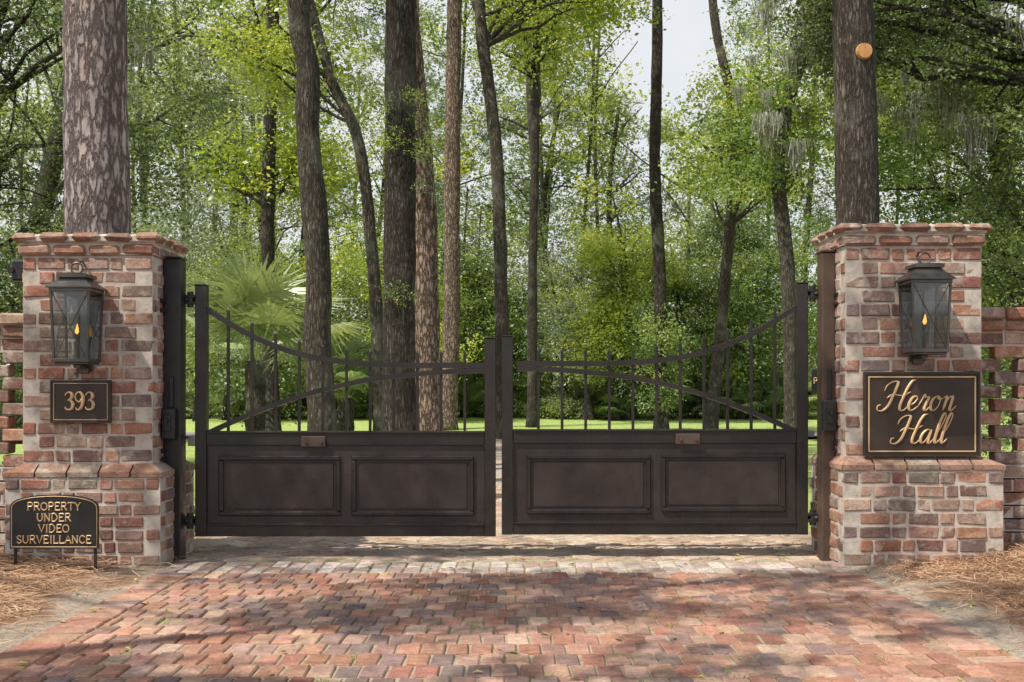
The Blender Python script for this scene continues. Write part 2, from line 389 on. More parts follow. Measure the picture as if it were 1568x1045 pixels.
def wall(name,x0,x1,yy,top):
    e=empty(name,((x0+x1)/2,yy,0)); m=MB(); c2=MB(); h=.083; n=int(round((top-.16)/h)); h=(top-.16)/n
    for i in range(n):
        z=i*h; pierced=(i>=7 and i<n-1)
        x=x0-(.15 if i%2 else 0)
        while x<x1:
            a=max(x,x0);b=min(x+(.2 if pierced else .21),x1)
            if b-a>.03: m.b2(a+.005,b-.005,yy-.055+random.uniform(-.003,.003),yy+.055,z+(.004 if pierced else .006),z+h-(.004 if pierced else .006),.006,jc(random.choice(BC),.08),.002)
            x+=.3 if pierced else .21
        if not pierced: c2.b2(x0,x1,yy-.052,yy+.052,z-.01,z+h+.002,.001)
    for k,(dz,o) in enumerate(((0,.02),(.08,.045))):
        x=x0
        while x<x1:
            b=min(x+.21,x1)
            m.b2(x+.005,b-.005,yy-.06-o,yy+.06+o,n*h+dz+.003,n*h+dz+.076,.012,jc(random.choice(BC+OC),.08),.002); x+=.21
    c2.b2(x0,x1,yy-.06,yy+.06,n*h-.004,n*h+.14,.001)
    m.build('bricks',M_brick,e); c2.build('mortar',M_mortar,e)
wall('pierced_brick_wall',-8.5,-3.03,.33,1.56); wall('pierced_brick_wall',2.92,8.5,.33,1.60)
# ------------------------------------------------------------------ gate
GY=.35; K=.0042
gx=lambda p:(p-784)*K
gz=lambda p:1.06+(600-p)*K
def smooth(pts,n=8):
    P=[np.array(p,float) for p in pts]; P=[2*P[0]-P[1]]+P+[2*P[-1]-P[-2]]; out=[]
    for i in range(1,len(P)-2):
        for k in range(n):
            t=k/n; out.append(.5*((2*P[i])+(-P[i-1]+P[i+1])*t+(2*P[i-1]-5*P[i]+4*P[i+1]-P[i+2])*t*t+(-P[i-1]+3*P[i]-3*P[i+1]+P[i+2])*t**3))
    out.append(P[-2]); return [tuple(o) for o in out]
gate=empty('double_driveway_gate',(-.07,GY,0))
def leaf(sgn,xo,xi,dz,panels,nm):
    m=MB(); pn=MB()
    s=1 if xi>xo else -1
    def bx(xa,xb,y0,y1,z0,z1,mm=m,bev=.003): mm.b2(min(xa,xb),max(xa,xb),y0,y1,z0+dz,z1+dz,bev)
    ztop=gz(438); zi=gz(519); zb=gz(821); zr=gz(661)
    bx(xo,xo+s*.072,GY-.036,GY+.036,zb,ztop); bx(xi-s*.072,xi,GY-.036,GY+.036,zb,zi)
    bx(xo-s*.004,xo+s*.076,GY-.04,GY+.04,ztop,ztop+.008); bx(xi-s*.076,xi+s*.004,GY-.04,GY+.04,zi,zi+.008)
    A=xo+s*.0722;B=xi-s*.0722
    bx(A,B,GY-.028,GY+.028,zr-.088,zr)
    bx(A,B,GY-.040,GY+.040,zr-.012,zr+.003)
    bx(A,B,GY-.028,GY+.028,zb,zb+.072)
    bx(A,B,GY-.038,GY-.0285,zb+.07,zb+.082)
    bx(A,B,GY-.010,GY+.010,zb+.0725,zr-.0885,pn,.001)
    for (a,b,t,c) in panels:
        x0,x1=gx(a),gx(b); z0,z1=gz(c)-dz,gz(t)-dz; w=.03
        bx(x0,x1,GY-.030,GY-.0102,z1-w,z1,m,.006); bx(x0,x1,GY-.030,GY-.0102,z0,z0+w,m,.006)
        bx(x0,x0+w,GY-.0298,GY-.0104,z0+w,z1-w,m,.006); bx(x1-w,x1,GY-.0298,GY-.0104,z0+w,z1-w,m,.006)
        w2=.045
        bx(x0+w2,x1-w2,GY-.016,GY-.0105,z0+w2,z1-w2,pn,.003)
    U=lambda p:xo+s*(p-300)*K
    top=[(317,474),(345,492),(380,512),(420,530),(460,543),(505,552),(560,558),(620,560),(680,560),(744,560)]
    low=[(317,662),(350,647),(400,626),(450,608),(500,594),(560,581),(620,573),(680,568),(744,566)]
    cu=smooth([(U(a),gz(b)+dz) for a,b in top]); cl=smooth([(U(a),gz(b)+dz-.008) for a,b in low])
    m.ribbon(cu,.034,GY-.022,GY+.022); m.ribbon(cl,.032,GY-.020,GY+.020)
    cx=np.array([c[0] for c in cu]);cz=np.array([c[1] for c in cu]); o=np.argsort(cx)
    for k in range(11):
        x=U(349+36.2*k); zt=float(np.interp(x,cx[o],cz[o]))+.08
        m.b2(x-.009,x+.009,GY-.009,GY+.009,zr+dz,zt,.002)
        m.add([(x-.009,GY-.009,zt),(x+.009,GY-.009,zt),(x+.009,GY+.009,zt),(x-.009,GY+.009,zt),(x,GY,zt+.02)],[[0,1,4],[1,2,4],[2,3,4],[3,0,4]])
    m.build('frame_'+nm,M_gate,gate); pn.build('panels_'+nm,M_panel,gate)
leaf(1,-2.030,-.104,0,[(336,522,698,790),(539,726,698,790)],'left')
leaf(-1,1.896,-.066,.012,[(806,996,696,787),(1012,1202,694,784)],'right')
m=MB()
for a,b,zc in((463,500,676),(1033,1070,672)):
    m.b2(gx(a),gx(b),GY-.050,GY-.0405,gz(zc+8),gz(zc-8),.003)
    for q in(a+7,b-7): m.tube([(gx(q),GY-.060,gz(zc)),(gx(q),GY-.05,gz(zc))],.012,10)
m.build('latch_plates',M_post,gate)
m=MB()
for (xp,xg,zs) in((-2.09,-2.03,(gz(460),gz(797))),(1.955,1.896,(gz(451),gz(792)))):
    for z in zs:
        xm=(xp+xg)/2
        m.tube([(xp,.30,z),(xg,GY,z)],.014,8); m.tube([(xm,.32,z-.05),(xm,.32,z+.05)],.02,12)
        m.b2(xm-.035,xm+.035,.30,.345,z+.012,z+.03,.003); m.b2(xm-.035,xm+.035,.30,.345,z-.03,z-.012,.003)
m.build('hinges',M_black,gate)
m=MB(); m.b2(-2.10,-2.03,.40,.43,gz(684),gz(668),.003); m.b2(1.895,1.96,.40,.43,gz(670),gz(660),.003); m.build('operator_arms',M_steel,gate)
def post(name,x0,x1,top,mat,side,zb,cond):
    e=empty(name,((x0+x1)/2,.27,0)); m=MB(); m.b2(x0,x1,.20,.33,-.08,top,.006); m.b2(x0-.006,x1+.006,.194,.336,top,top+.012,.003)
    m.build('post_tube',mat,e); m=MB()
    c=(x0+x1)/2
    m.b2(c-.05,c+.035,.135,.198,zb-.1,zb+.1,.01); m.b2(c-.03,c+.012,.125,.136,zb-.05,zb+.06,.004)
    m.tube([(c-.01,.13,zb+.02),(c-.01,.105,zb+.02)],.012,10)
    xs=x0 if side<0 else x1
    for z in(top-.27,top-.33,zb-.17,zb-.22): m.tube([(xs-.02*1,.16,z),(xs+.02*1,.16,z)],.013,8); m.b2(xs-.012,xs+.012,.15,.2,z-.012,z+.012,.002)
    m.b2(c-.012,c+.012,.18,.199,zb+.1,zb+.30,.004)
    m.build('lock_box',M_black,e)
post('steel_gate_post',-2.198,-2.09,1.90,M_black,-1,gz(648),1)
post('steel_gate_post',1.955,2.038,1.94,M_post,1,gz(636),1)
m=MB(); m.b2(-3.095,-3.008,.05,.17,1.745,1.875,.012); m.b2(-3.035,-2.99,.08,.14,1.79,1.83,.004); m.tube([(-3.09,.05,1.81),(-3.09,.035,1.81)],.02,12); m.build('wall_mounted_camera_box',M_black,None)
e=empty('small_notice_sign',(2.75,3,0)); m=MB(); m.b2(2.62,2.90,2.99,3.0,1.06,1.25,.003); m.b2(2.745,2.775,3.001,3.03,-.08,1.2,.003); m.build('plate_and_post',M_black,e)
m=MB(); caps_later=(m,e)
# ------------------------------------------------------------------ lanterns
def lantern(x,zt,zr,zb):
    e=empty('gas_lantern',(x,-.13,zb)); m=MB(); y=-.145; a=.118; b=.104
    def ringsq(h,z0,z1,tt):
        for s in(-1,1):
            m.b2(x-h,x+h,y+s*h-tt*(s>0)-0,y+s*h+tt*(s<0),z0,z1,.002)
            m.b2(x+s*h-tt*(s>0),x+s*h+tt*(s<0),y-h+tt,y+h-tt,z0,z1,.002)
    for sx in(-1,1):
        for sy in(-1,1):
            m.tube([(x+sx*(b-.005),y+sy*(b-.005),zb+.01),(x+sx*(a-.005),y+sy*(a-.005),zr-.004)],.0085,4)
    ringsq(a+.004,zr-.02,zr,.014); ringsq(b+.004,zb,zb+.02,.014)
    m.b2(x-b+.005,x+b-.005,y-b+.005,y+b-.005,zb-.012,zb-.001,.003)
    prof=[(a+.018,zr+.001),(a+.018,zr+.010),(a-.015,zr+.035),(a-.042,zt-.035),(a-.045,zt-.028),(a-.03,zt-.026),(a-.03,zt-.006),(a-.05,zt)]
    V=[];F=[]
    for h,z in prof: V+=[(x-h,y-h,z),(x+h,y-h,z),(x+h,y+h,z),(x-h,y+h,z)]
    for i in range(len(prof)-1):
        for k in range(4): F.append([i*4+k,i*4+(k+1)%4,i*4+4+(k+1)%4,i*4+4+k])
    F.append([3,2,1,0]); F.append([len(V)-4,len(V)-3,len(V)-2,len(V)-1]); m.add(V,F)
    R=.034; m.tube([(x+R*math.cos(q),y,zt+.034+R*math.sin(q)) for q in np.linspace(0,2*math.pi,25)],.006,8,False)
    for s in(-1,1):
        m.tube([(x-s*(b-.01),y-b+.003,zb+.02),(x+s*(a-.01),y-a+.003,zr-.02)],.0028,6)
        m.tube([(x+s*(b-.003),y-b+.01,zb+.02),(x+s*(a-.003),y+a-.01,zr-.02)],.0028,6)
    m.tube([(x,y,zb),(x,y,zb+.16)],.007,8); m.tube([(x,y,zb+.155),(x,y,zb+.17)],.016,10)
    m.b2(x-.05,x+.05,-.012,-.004,zb-.05,zr-.06,.003)
    m.b2(x-.018,x+.018,-.15,-.012,zb-.034,zb-.013,.003); m.b2(x-.03,x+.03,-.05,-.010,zb-.065,zb-.03,.004)
    m.tube([(x,-.01,zt+.06),(x,-.05,zt+.085),(x,-.10,zt+.08),(x,y,zt+.066)],.006,8)
    m.build('frame',M_zinc,e)
    g=MB()
    for s in(-1,1):
        g.add([(x-b+.01,y+s*(b-.006),zb+.02),(x+b-.01,y+s*(b-.006),zb+.02),(x+a-.01,y+s*(a-.006),zr-.02),(x-a+.01,y+s*(a-.006),zr-.02)],[[0,1,2,3]])
        g.add([(x+s*(b-.006),y-b+.01,zb+.02),(x+s*(b-.006),y+b-.01,zb+.02),(x+s*(a-.006),y+a-.01,zr-.02),(x+s*(a-.006),y-a+.01,zr-.02)],[[0,1,2,3]])
    g.build('glass',M_glass,e)
    f=MB(); f.tube([(x,y,zb+.17),(x,y,zb+.185),(x+.002,y,zb+.205),(x+.003,y,zb+.232)],[.005,.012,.008,.001],10); f.build('flame',M_flame,e,smooth=True)
lantern(-2.61,1.765,1.672,1.235); lantern(2.475,1.825,1.722,1.293)
# ------------------------------------------------------------------ signs
def stroke(m,pts,ox,oz,sc,yf,rt,rk,shear=.28):
    P=smooth([((a+b*shear)*sc+ox,b*sc+oz) for a,b in pts],7); n=len(P); R=[]
    for i in range(n):
        d=np.array(P[min(i+1,n-1)])-np.array(P[max(i-1,0)]); d/=np.linalg.norm(d)+1e-9
        tp=min(1,.35+min(i,n-1-i)/4)
        R.append((rt+(rk-rt)*max(0,-d[1])**1.5)*tp)
    m.tube([(p[0],yf-.001,p[1]) for p in P],R,6)
GL={'H':([[(-.35,1.35),(-.25,1.75),(.1,2.0),(.42,1.95),(.42,1.5),(.33,.9),(.2,.3),(-.1,-.02),(-.45,.02),(-.5,.3),(-.3,.4)],[(1.65,2.1),(1.4,2.05),(1.2,1.6),(1.08,.9),(1.02,.3),(1.15,0),(1.4,.05),(1.65,.35)],[(-.05,.85),(.3,1.12),(.7,1.05),(1.1,1.05),(1.5,1.3)]],1.62),
'e':([[(-.02,.33),(.3,.5),(.47,.8),(.33,1.0),(.1,.85),(0,.4),(.15,.03),(.4,.05),(.7,.33)]],.68),
'r':([[(0,.33),(.15,.8),(.2,1.12),(.3,.92),(.55,.93),(.5,.5),(.46,.12),(.6,0),(.85,.33)]],.82),
'o':([[(.35,1),(.1,.85),(0,.45),(.15,.05),(.4,.05),(.58,.4),(.55,.85),(.35,1),(.5,.78),(.8,.88)]],.8),
'n':([[(0,.85),(.13,1),(.2,.75),(.15,0)],[(.17,.45),(.38,.92),(.58,.95),(.6,.5),(.6,.1),(.75,0),(1.0,.33)]],1.0),
'a':([[(.6,.85),(.35,1),(.08,.75),(0,.35),(.15,.02),(.4,.2),(.6,.8)],[(.62,1),(.57,.4),(.62,.05),(.75,0),(.95,.33)]],.93),
'l':([[(-.02,.33),(.3,1.2),(.42,1.95),(.28,2.2),(.15,1.8),(.1,1.0),(.12,.3),(.25,0),(.5,.33)]],.48),
'3':([[(.05,1.6),(.12,1.85),(.45,2.05),(.8,1.85),(.8,1.4),(.5,1.14),(.3,1.1)],[(.3,1.1),(.7,1.05),(.95,.65),(.8,.15),(.45,0),(.12,.08),(.02,.35)]],1.2),
'9':([[(.88,1.3),(.65,1.0),(.35,.95),(.08,1.2),(.05,1.65),(.3,2.0),(.62,2.0),(.9,1.65),(.93,1.1),(.8,.45),(.5,.05),(.2,.0),(.08,.25)]],1.2)}
CAP={'P':([[(.12,0),(.12,1)],[(.12,1),(.5,1),(.66,.75),(.5,.5),(.12,.5)]],.78,[(.12,0),(.12,1)]),
'R':([[(.12,0),(.12,1)],[(.12,1),(.5,1),(.64,.76),(.5,.52),(.12,.52)],[(.36,.52),(.72,0)]],.86,[(.12,0),(.12,1),(.72,0)]),
'O':([[(.42,1),(.12,.8),(.06,.5),(.12,.2),(.42,0),(.72,.2),(.78,.5),(.72,.8),(.42,1)]],.92,[]),
'E':([[(.12,0),(.12,1)],[(.12,1),(.62,1),(.62,.86)],[(.12,.52),(.5,.52)],[(.12,0),(.64,0),(.66,.16)]],.76,[(.12,0)]),
'T':([[(.38,0),(.38,1)],[(.02,.84),(.03,1),(.73,1),(.74,.84)]],.82,[(.38,0)]),
'Y':([[(.06,1),(.38,.5),(.38,0)],[(.38,.5),(.7,1)]],.82,[(.38,0),(.06,1),(.7,1)]),
'U':([[(.12,1),(.12,.3),(.4,0),(.68,.3),(.68,1)]],.88,[(.12,1),(.68,1)]),
'N':([[(.12,0),(.12,1)],[(.12,1),(.7,0)],[(.7,0),(.7,1)]],.9,[(.12,0),(.12,1),(.7,1)]),
'D':([[(.12,0),(.12,1)],[(.12,1),(.45,1),(.76,.5),(.45,0),(.12,0)]],.9,[(.12,0),(.12,1)]),
'V':([[(.04,1),(.38,0),(.72,1)]],.82,[(.04,1),(.72,1)]),
'I':([[(.2,0),(.2,1)]],.44,[(.2,0),(.2,1)]),
'S':([[(.58,.82),(.35,1),(.1,.8),(.2,.58),(.5,.42),(.6,.2),(.35,0),(.08,.18)]],.72,[]),
'L':([[(.12,0),(.12,1)],[(.12,0),(.62,0),(.64,.18)]],.72,[(.12,0),(.12,1)]),
'A':([[(.04,0),(.4,1),(.76,0)],[(.2,.36),(.6,.36)]],.84,[(.04,0),(.76,0)]),
'C':([[(.7,.8),(.42,1),(.12,.8),(.06,.5),(.12,.2),(.42,0),(.7,.2)]],.82,[])}
CURVY=set('OSC')
def caps(m,txt,cx,oz,h,yf,wmax,r):
    wd=sum(CAP[c][1] for c in txt); sx=min(h*1.08,wmax/wd); x=cx-wd*sx/2
    for ch in txt:
        st,ad,se=CAP[ch]
        for s in st:
            pts=s
            if ch in CURVY or len(s)>=5: pts=smooth(s,5)
            m.tube([(x+a*sx,yf-.001,oz+b*h) for a,b in pts],r,5)
        for a,b in se: m.tube([(x+(a-.11)*sx,yf-.001,oz+b*h),(x+(a+.11)*sx,yf-.001,oz+b*h)],r*.6,4)
        x+=ad*sx
m,e=caps_later; caps(m,'PRIVATE',2.76,1.13,.05,2.988,.25,.004); m.build('gold_text',M_gold,e)
def word(m,w,ox,oz,sc,yf,rt,rk,shear):
    x=ox
    for ch in w:
        st,ad=GL[ch]
        for s in st: stroke(m,s,x,oz,sc,yf,rt,rk,shear)
        x+=ad*sc
def frame(m,x0,x1,z0,z1,w,y0,y1):
    m.b2(x0,x1,y0,y1,z1-w,z1,.001);m.b2(x0,x1,y0,y1,z0,z0+w,.001);m.b2(x0,x0+w,y0,y1,z0+w,z1-w,.001);m.b2(x1-w,x1,y0,y1,z0+w,z1-w,.001)
e=empty('name_plaque',(2.5,-.02,.92)); m=MB(); m.b2(2.145,2.855,-.030,-.008,.665,1.18,.004); frame(m,2.145,2.855,.665,1.18,.014,-.038,-.0305); m.build('plate',M_bronze,e)
m=MB(); frame(m,2.172,2.828,.692,1.153,.008,-.036,-.0305)
word(m,'Heron',2.265,.945,.088,-.034,.004,.0095,.30); word(m,'Hall',2.345,.745,.084,-.034,.004,.0095,.30)
m.build('gold_text_and_border',M_gold,e)
e=empty('house_number_plaque',(-2.63,-.02,1.0)); m=MB(); m.b2(-2.815,-2.447,-.030,-.008,.868,1.130,.004); frame(m,-2.815,-2.447,.868,1.130,.010,-.037,-.0305); m.build('plate',M_bronze,e)
m=MB(); frame(m,-2.797,-2.465,.886,1.112,.004,-.035,-.0305); word(m,'393',-2.725,.950,.052,-.034,.005,.0115,0); m.build('gold_text_and_border',M_gold,e)
e=empty('surveillance_sign',(-2.655,-.36,.3)); m=MB(); x0,x1,z0,zs,zt=-2.915,-2.400,.148,.385,.462; yf=-.36
def arch(ins):
    a,b=x0+ins,x1-ins; pts=[(a,z0+ins),(b,z0+ins),(b,zs-ins*.4)]
    for k in range(1,16):
        t=k/16; xx=b-(.5-.5*math.cos(math.pi*t))*(b-a)
        pts.append((xx,(zs-ins*.4)+(zt-ins-(zs-ins*.4))*math.sin(math.pi*t)**.75))
    pts.append((a,zs-ins*.4)); return pts
P=arch(0);n=len(P); V=[(p[0],yf-.006,p[1]) for p in P]+[(p[0],yf+.006,p[1]) for p in P]
m.add(V,[list(range(n)),[n+k for k in range(n)][::-1]]+[[k,n+k,n+(k+1)%n,(k+1)%n] for k in range(n)])
for lx in(x0+.025,x1-.025): m.b2(lx-.008,lx+.008,yf+.007,yf+.02,-.08,zs,.002)
m.build('plate_and_stakes',M_black,e)
m=MB(); P=arch(.010); P.append(P[0]); m.tube([(p[0],yf-.007,p[1]) for p in P],.0025,6,False)
for i,t in enumerate(('PROPERTY','UNDER','VIDEO','SURVEILLANCE')): caps(m,t,-2.657,.372-i*.064,.044,yf-.006,.48,.0036)
m.build('gold_border_and_text',M_gold,e)
# ------------------------------------------------------------------ foliage (real leaf quads, merged per crown)
def clump(n,leaf,kind='leaf',sub=14,spread=.17):
    V=[];F=[]
    if kind=='leaf':
        cs=rng.normal(0,1,(sub,3)); cs/=np.linalg.norm(cs,axis=1)[:,None]; cs*=(rng.random((sub,1))**.5)*.95; cs[:,2]*=.6
        for i in range(n):
            c=cs[i%sub]+rng.normal(0,spread,3)*np.array([1,1,.45])
            d=rng.normal(0,1,3); d[2]=d[2]*.5-.25; d/=np.linalg.norm(d)
            u=np.array([0,0,1.0])+rng.normal(0,.6,3); s=np.cross(d,u); s/=np.linalg.norm(s)+1e-9; up=np.cross(s,d)
            L=leaf*rng.uniform(.6,1.35); w=L*.29
            k=len(V); V+=[c-d*L/2,c+s*w+up*w*.35,c+d*L/2,c-s*w+up*w*.35]; F+=[[k,k+1,k+2,k+3]]
    elif kind=='needle':
        for i in range(sub):
            c=rng.normal(0,.38,3)*np.array([1,1,.6])
            for j in range(n//sub):
                d=rng.normal(0,1,3);d[2]+=.3;d/=np.linalg.norm(d); s=np.cross(d,rng.normal(0,1,3)); s/=np.linalg.norm(s)
                L=leaf*rng.uniform(.7,1.2);w=.008;k=len(V)
                V+=[c-s*w,c+s*w,c+d*L+s*w*.4,c+d*L-s*w*.4]; F+=[[k,k+1,k+2,k+3]]
    elif kind=='moss':
        for i in range(n):
            x,y2=rng.normal(0,.16,2); L=rng.uniform(.3,1.0)*(1-min(.8,math.hypot(x,y2)*2)); z=0;k=len(V); w=.010;an=rng.uniform(0,3.1)
            px,py=x,y2
            for s in range(4):
                V+=[np.array((px-math.cos(an)*w,py-math.sin(an)*w,z)),np.array((px+math.cos(an)*w,py+math.sin(an)*w,z))]
                px+=rng.normal(0,.02);py+=rng.normal(0,.02);z-=L/3
            for s in range(3): F.append([k+s*2,k+s*2+1,k+s*2+3,k+s*2+2])
    elif kind=='fan':
        for i in range(n):
            an=rng.uniform(0,6.28);el=rng.uniform(.2,1.35);st=rng.uniform(.35,.75)
            d=np.array([math.cos(an)*math.cos(el),math.sin(an)*math.cos(el),math.sin(el)]); c=d*st
            s=np.cross(d,[0,0,1.]);s/=np.linalg.norm(s);up=np.cross(s,d)
            k=len(V);V+=[s*.008,-s*.008,c-s*.005,c+s*.005];F.append([k,k+1,k+2,k+3])
            for q in np.linspace(-1.9,1.9,26):
                dd=d*math.cos(q)+s*math.sin(q); L=rng.uniform(.38,.5)*(1-.12*abs(q)); sd=-d*math.sin(q)+s*math.cos(q)
                k=len(V); V+=[c,c+dd*L*.55+sd*.016+up*.02,c+dd*L-up*.10*abs(rng.normal(1,.4)),c+dd*L*.55-sd*.016+up*.02]; F.append([k,k+1,k+2,k+3])
    return np.array(V,float),np.array(F,int)
LEAFT=[clump(170,.115,sub=10+3*k) for k in range(5)]
FINET=[clump(230,.088,sub=12+3*k) for k in range(4)]
CM={'bright':(LEAFT,L_bright),'mid':(LEAFT,L_mid),'dark':(FINET,L_dark),'grey':(FINET,L_grey),
    'pine':([clump(420,.24,'needle',20)],L_pine),'moss':([clump(110,1,'moss')],L_moss),'fan':([clump(14,1,'fan') for _ in range(4)],L_fan),
    'dense':([clump(200,.19,sub=9,spread=.22) for _ in range(3)],L_dark)}
def instancer(name,pts,scales,kind,parent=None,upright=False):
    T,mat=CM[kind]; pts=np.asarray(pts,float); scales=np.asarray(scales,float)
    if len(pts)==0: return
    AV=[];AF=[];AR=[];off=0
    for q,(VT,FT) in enumerate(T):
        P=pts[q::len(T)];S=scales[q::len(T)]; N=len(P)
        if N==0: continue
        az=rng.uniform(0,2*math.pi,N); ti=np.zeros(N) if upright else rng.normal(0,.45,N)
        ca,sa,ct,st=np.cos(az),np.sin(az),np.cos(ti),np.sin(ti)
        R=np.zeros((N,3,3)); R[:,0,0]=ca;R[:,0,1]=-sa*ct;R[:,0,2]=sa*st;R[:,1,0]=sa;R[:,1,1]=ca*ct;R[:,1,2]=-ca*st;R[:,2,1]=st;R[:,2,2]=ct
        X=np.einsum('nij,vj->nvi',R,VT)*S[:,None,None]+P[:,None,:]
        nv=len(VT); AF.append((FT[None]+(np.arange(N)*nv)[:,None,None]+off).reshape(-1,4)); AV.append(X.reshape(-1,3)); off+=N*nv
        cr=rng.random(N)[:,None]*.6; lr=np.repeat(rng.random((N,(nv+3)//4)),4,axis=1)[:,:nv]*.4
        AR.append((cr+lr).ravel())
    V=np.concatenate(AV).astype(np.float32);F=np.concatenate(AF).astype(np.int32);Rn=np.concatenate(AR).astype(np.float32)
    me=bpy.data.meshes.new(name); me.vertices.add(len(V)); me.vertices.foreach_set('co',V.ravel())
    me.loops.add(F.size); me.loops.foreach_set('vertex_index',F.ravel()); me.polygons.add(len(F)); me.polygons.foreach_set('loop_start',np.arange(0,F.size,4,dtype=np.int32))
    me.update(calc_edges=True)
    at=me.attributes.new('rnd','FLOAT','POINT'); at.data.foreach_set('value',Rn)
    me.materials.append(mat); o=bpy.data.objects.new(name,me); COL.objects.link(o)
    if parent: par(o,parent)
    return o
def nz(p,f,s=0): return noise.noise(Vector((p[0]*f+s,p[1]*f,p[2]*f)))
def crown_pts(c,r,n,thr=-.05,f=.45,seed=0):
    P=[];t=0
    while len(P)<n and t<n*14:
        t+=1; v=rng.normal(0,1,3); v/=np.linalg.norm(v); v*=rng.random()**(.4)
        p=np.array(c)+v*np.array(r)
        if nz(p,f,seed)>thr and p[2]>.2: P.append(p)
    return P
def limb(m,a,b,r0,r1,sag=0,n=7,seg=7):
    a=np.array(a,float);b=np.array(b,float);L=np.linalg.norm(b-a); pts=[];R=[]
    ph=rng.normal(0,.06*L,3)
    for i in range(n+1):
        t=i/n; p=a+(b-a)*t+ph*math.sin(math.pi*t)+np.array([0,0,sag*L*math.sin(math.pi*t)])+rng.normal(0,.012*L,3)*(0<i<n)
        pts.append(tuple(p));R.append(r0+(r1-r0)*t)
    m.tube(pts,R,seg,False); return pts
def tree(name,path,r0,r1,bark,kind,crown=None,nc=120,cs=.8,nl=9,top=None,seg=24,wob=.14,thr=-.05,flare=.45,f=.5,pts=None):
    base=path[0]; e=empty(name,(base[0],base[1],0)); m=MB()
    P=smooth(path,14); L=len(P); 
    R=[(r0+(r1-r0)*(i/(L-1)))*(1+flare*math.exp(-max(0,P[i][2])/.35)) for i in range(L)]
    m.tube(P,R,seg,True,wob=wob,wf=2.5)
    if crown is not None:
        cr=[]
        for ci,(c,r) in enumerate(crown):
            k=int(nc/len(crown)); pp=pts if pts is not None else crown_pts(c,r,k,thr,f,len(name)%7+ci*3.1+base[0]); cr+=pp
            if pp:
                for _ in range(max(1,nl//len(crown))):
                    tgt=random.choice(pp); zmin=c[2]-r[2]*1.1
                    st=min(P,key=lambda q:abs(q[2]-max(zmin,tgt[2]-random.uniform(.8,2.5))))
                    lp=limb(m,st,tgt,r1*.42,.015,.06)
                    for _ in range(4):
                        i=random.randint(2,6); t2=min((random.choice(pp) for _ in range(8)),key=lambda q:np.linalg.norm(q-np.array(lp[i])))
                        limb(m,lp[i],t2,r1*.16,.008,.03,5,5)
        instancer('crown',cr,[cs*random.uniform(.6,1.25) for _ in cr],kind,e)
    m.build('trunk_and_limbs',bark,e,smooth=True); return e
tree('pine_tree',[(-3.28,2,-.1),(-3.27,2,1),(-3.26,2,2.4),(-3.28,2,4.2),(-3.3,2.1,9),(-3.2,2.2,14)],.285,.20,B_pine,'pine',[((-3.2,2.3,13.5),(3,3,2.2))],40,1.1,8,seg=48,wob=.05)
tree('sweetgum_tree',[(-2.28,7,-.1),(-2.31,7,.6),(-2.38,7,1.6),(-2.37,7,2.66),(-2.50,7,4.26),(-2.50,7,5.0),(-2.62,7,5.9),(-2.6,7.2,9),(-2.4,7.3,12)],.185,.11,B_oak,'mid',[((-3,7.5,10),(2.8,2.6,2.6))],60,.8)
tree('water_oak_tree',[(-1.27,6,-.1),(-1.28,6,1),(-1.28,6,3),(-1.27,6,5.5),(-1.3,6,9),(-1.2,6,12)],.20,.15,B_dark,'mid',[((-1.2,6.3,9.5),(2.5,2.5,2.2))],50,.7,14)
m=MB(); sp=[]
for (x,z) in((-1.05,3.75),(-1.42,3.95),(-1.08,4.35),(-1.0,3.4),(-1.35,2.2),(-1.0,4.0),(-1.5,4.3)):
    limb(m,(-1.27,5.9,z-.12),(x,5.75,z),.012,.004,.05,4,5); sp+=[np.array([x,5.72,z]),np.array([x+.08,5.72,z-.08])]
o=bpy.data.objects['water_oak_tree']; instancer('trunk_sprouts',sp,[random.uniform(.16,.28) for _ in sp],'mid',o); m.build('sprout_twigs',B_dark,o)
tree('pine_tree',[(-1.16,9,-.1),(-1.18,9,1.5),(-1.24,9,3.8),(-1.45,9,6.5),(-1.7,9,12)],.19,.14,B_pine2,'pine',[((-1.6,9,12),(2.2,2.2,1.6))],30,1.0)
tree('pine_tree',[(-1.9,26,-.1),(-1.75,26,3),(-1.72,26,8),(-1.65,26,13),(-1.6,26,17)],.26,.19,B_pine2,'pine',[((-1.6,26,16),(3,3,2.4))],50,1.1)
tree('water_oak_tree',[(-.2,19,-.1),(-.22,19,2),(-.34,19,6.2),(-.72,19,9.6),(-.9,19,13)],.17,.12,B_oak,'bright',[((-.5,19,12),(3.2,3,2.4)),((1.4,19.5,9.8),(1.9,1.5,.8))],90,.9,14)
tree('vine_covered_tree',[(3.65,21,-.1),(3.62,21,4),(3.5,21,6.5),(3.56,21,10),(3.5,21,16)],.16,.12,B_dark,'mid',[((3.6,20.8,2.2),(.5,.4,1.8))],26,.6,3)
tree('water_oak_tree',[(3.19,3.5,-.1),(3.18,3.5,1.5),(3.17,3.5,3),(3.13,3.5,4.7),(3.1,3.5,7),(3.0,3.6,11)],.215,.16,B_oak,'dark',[((3.4,4,9.3),(2.6,2.6,2.3))],70,.75,seg=40,wob=.06)
tree('laurel_oak_tree',[(5.9,17,-.1),(5.8,17,3.5),(5.6,17,6),(6.2,17,8.6),(6.9,17,12)],.17,.1,B_oak,'mid',[((7.2,17,9.5),(2.6,2,2.6)),((5.2,17.4,6.5),(1.7,1.4,1.4))],120,.85,14,thr=.02,f=.8)
tree('laurel_oak_tree',[(5.2,23,-.1),(5.6,23,4),(5.85,23,8),(5.3,23,11),(5.2,23,15)],.16,.1,B_oak,'bright',[((5.8,23,7.6),(2.2,2,1.9))],60,.95,10,thr=.02,f=.8)
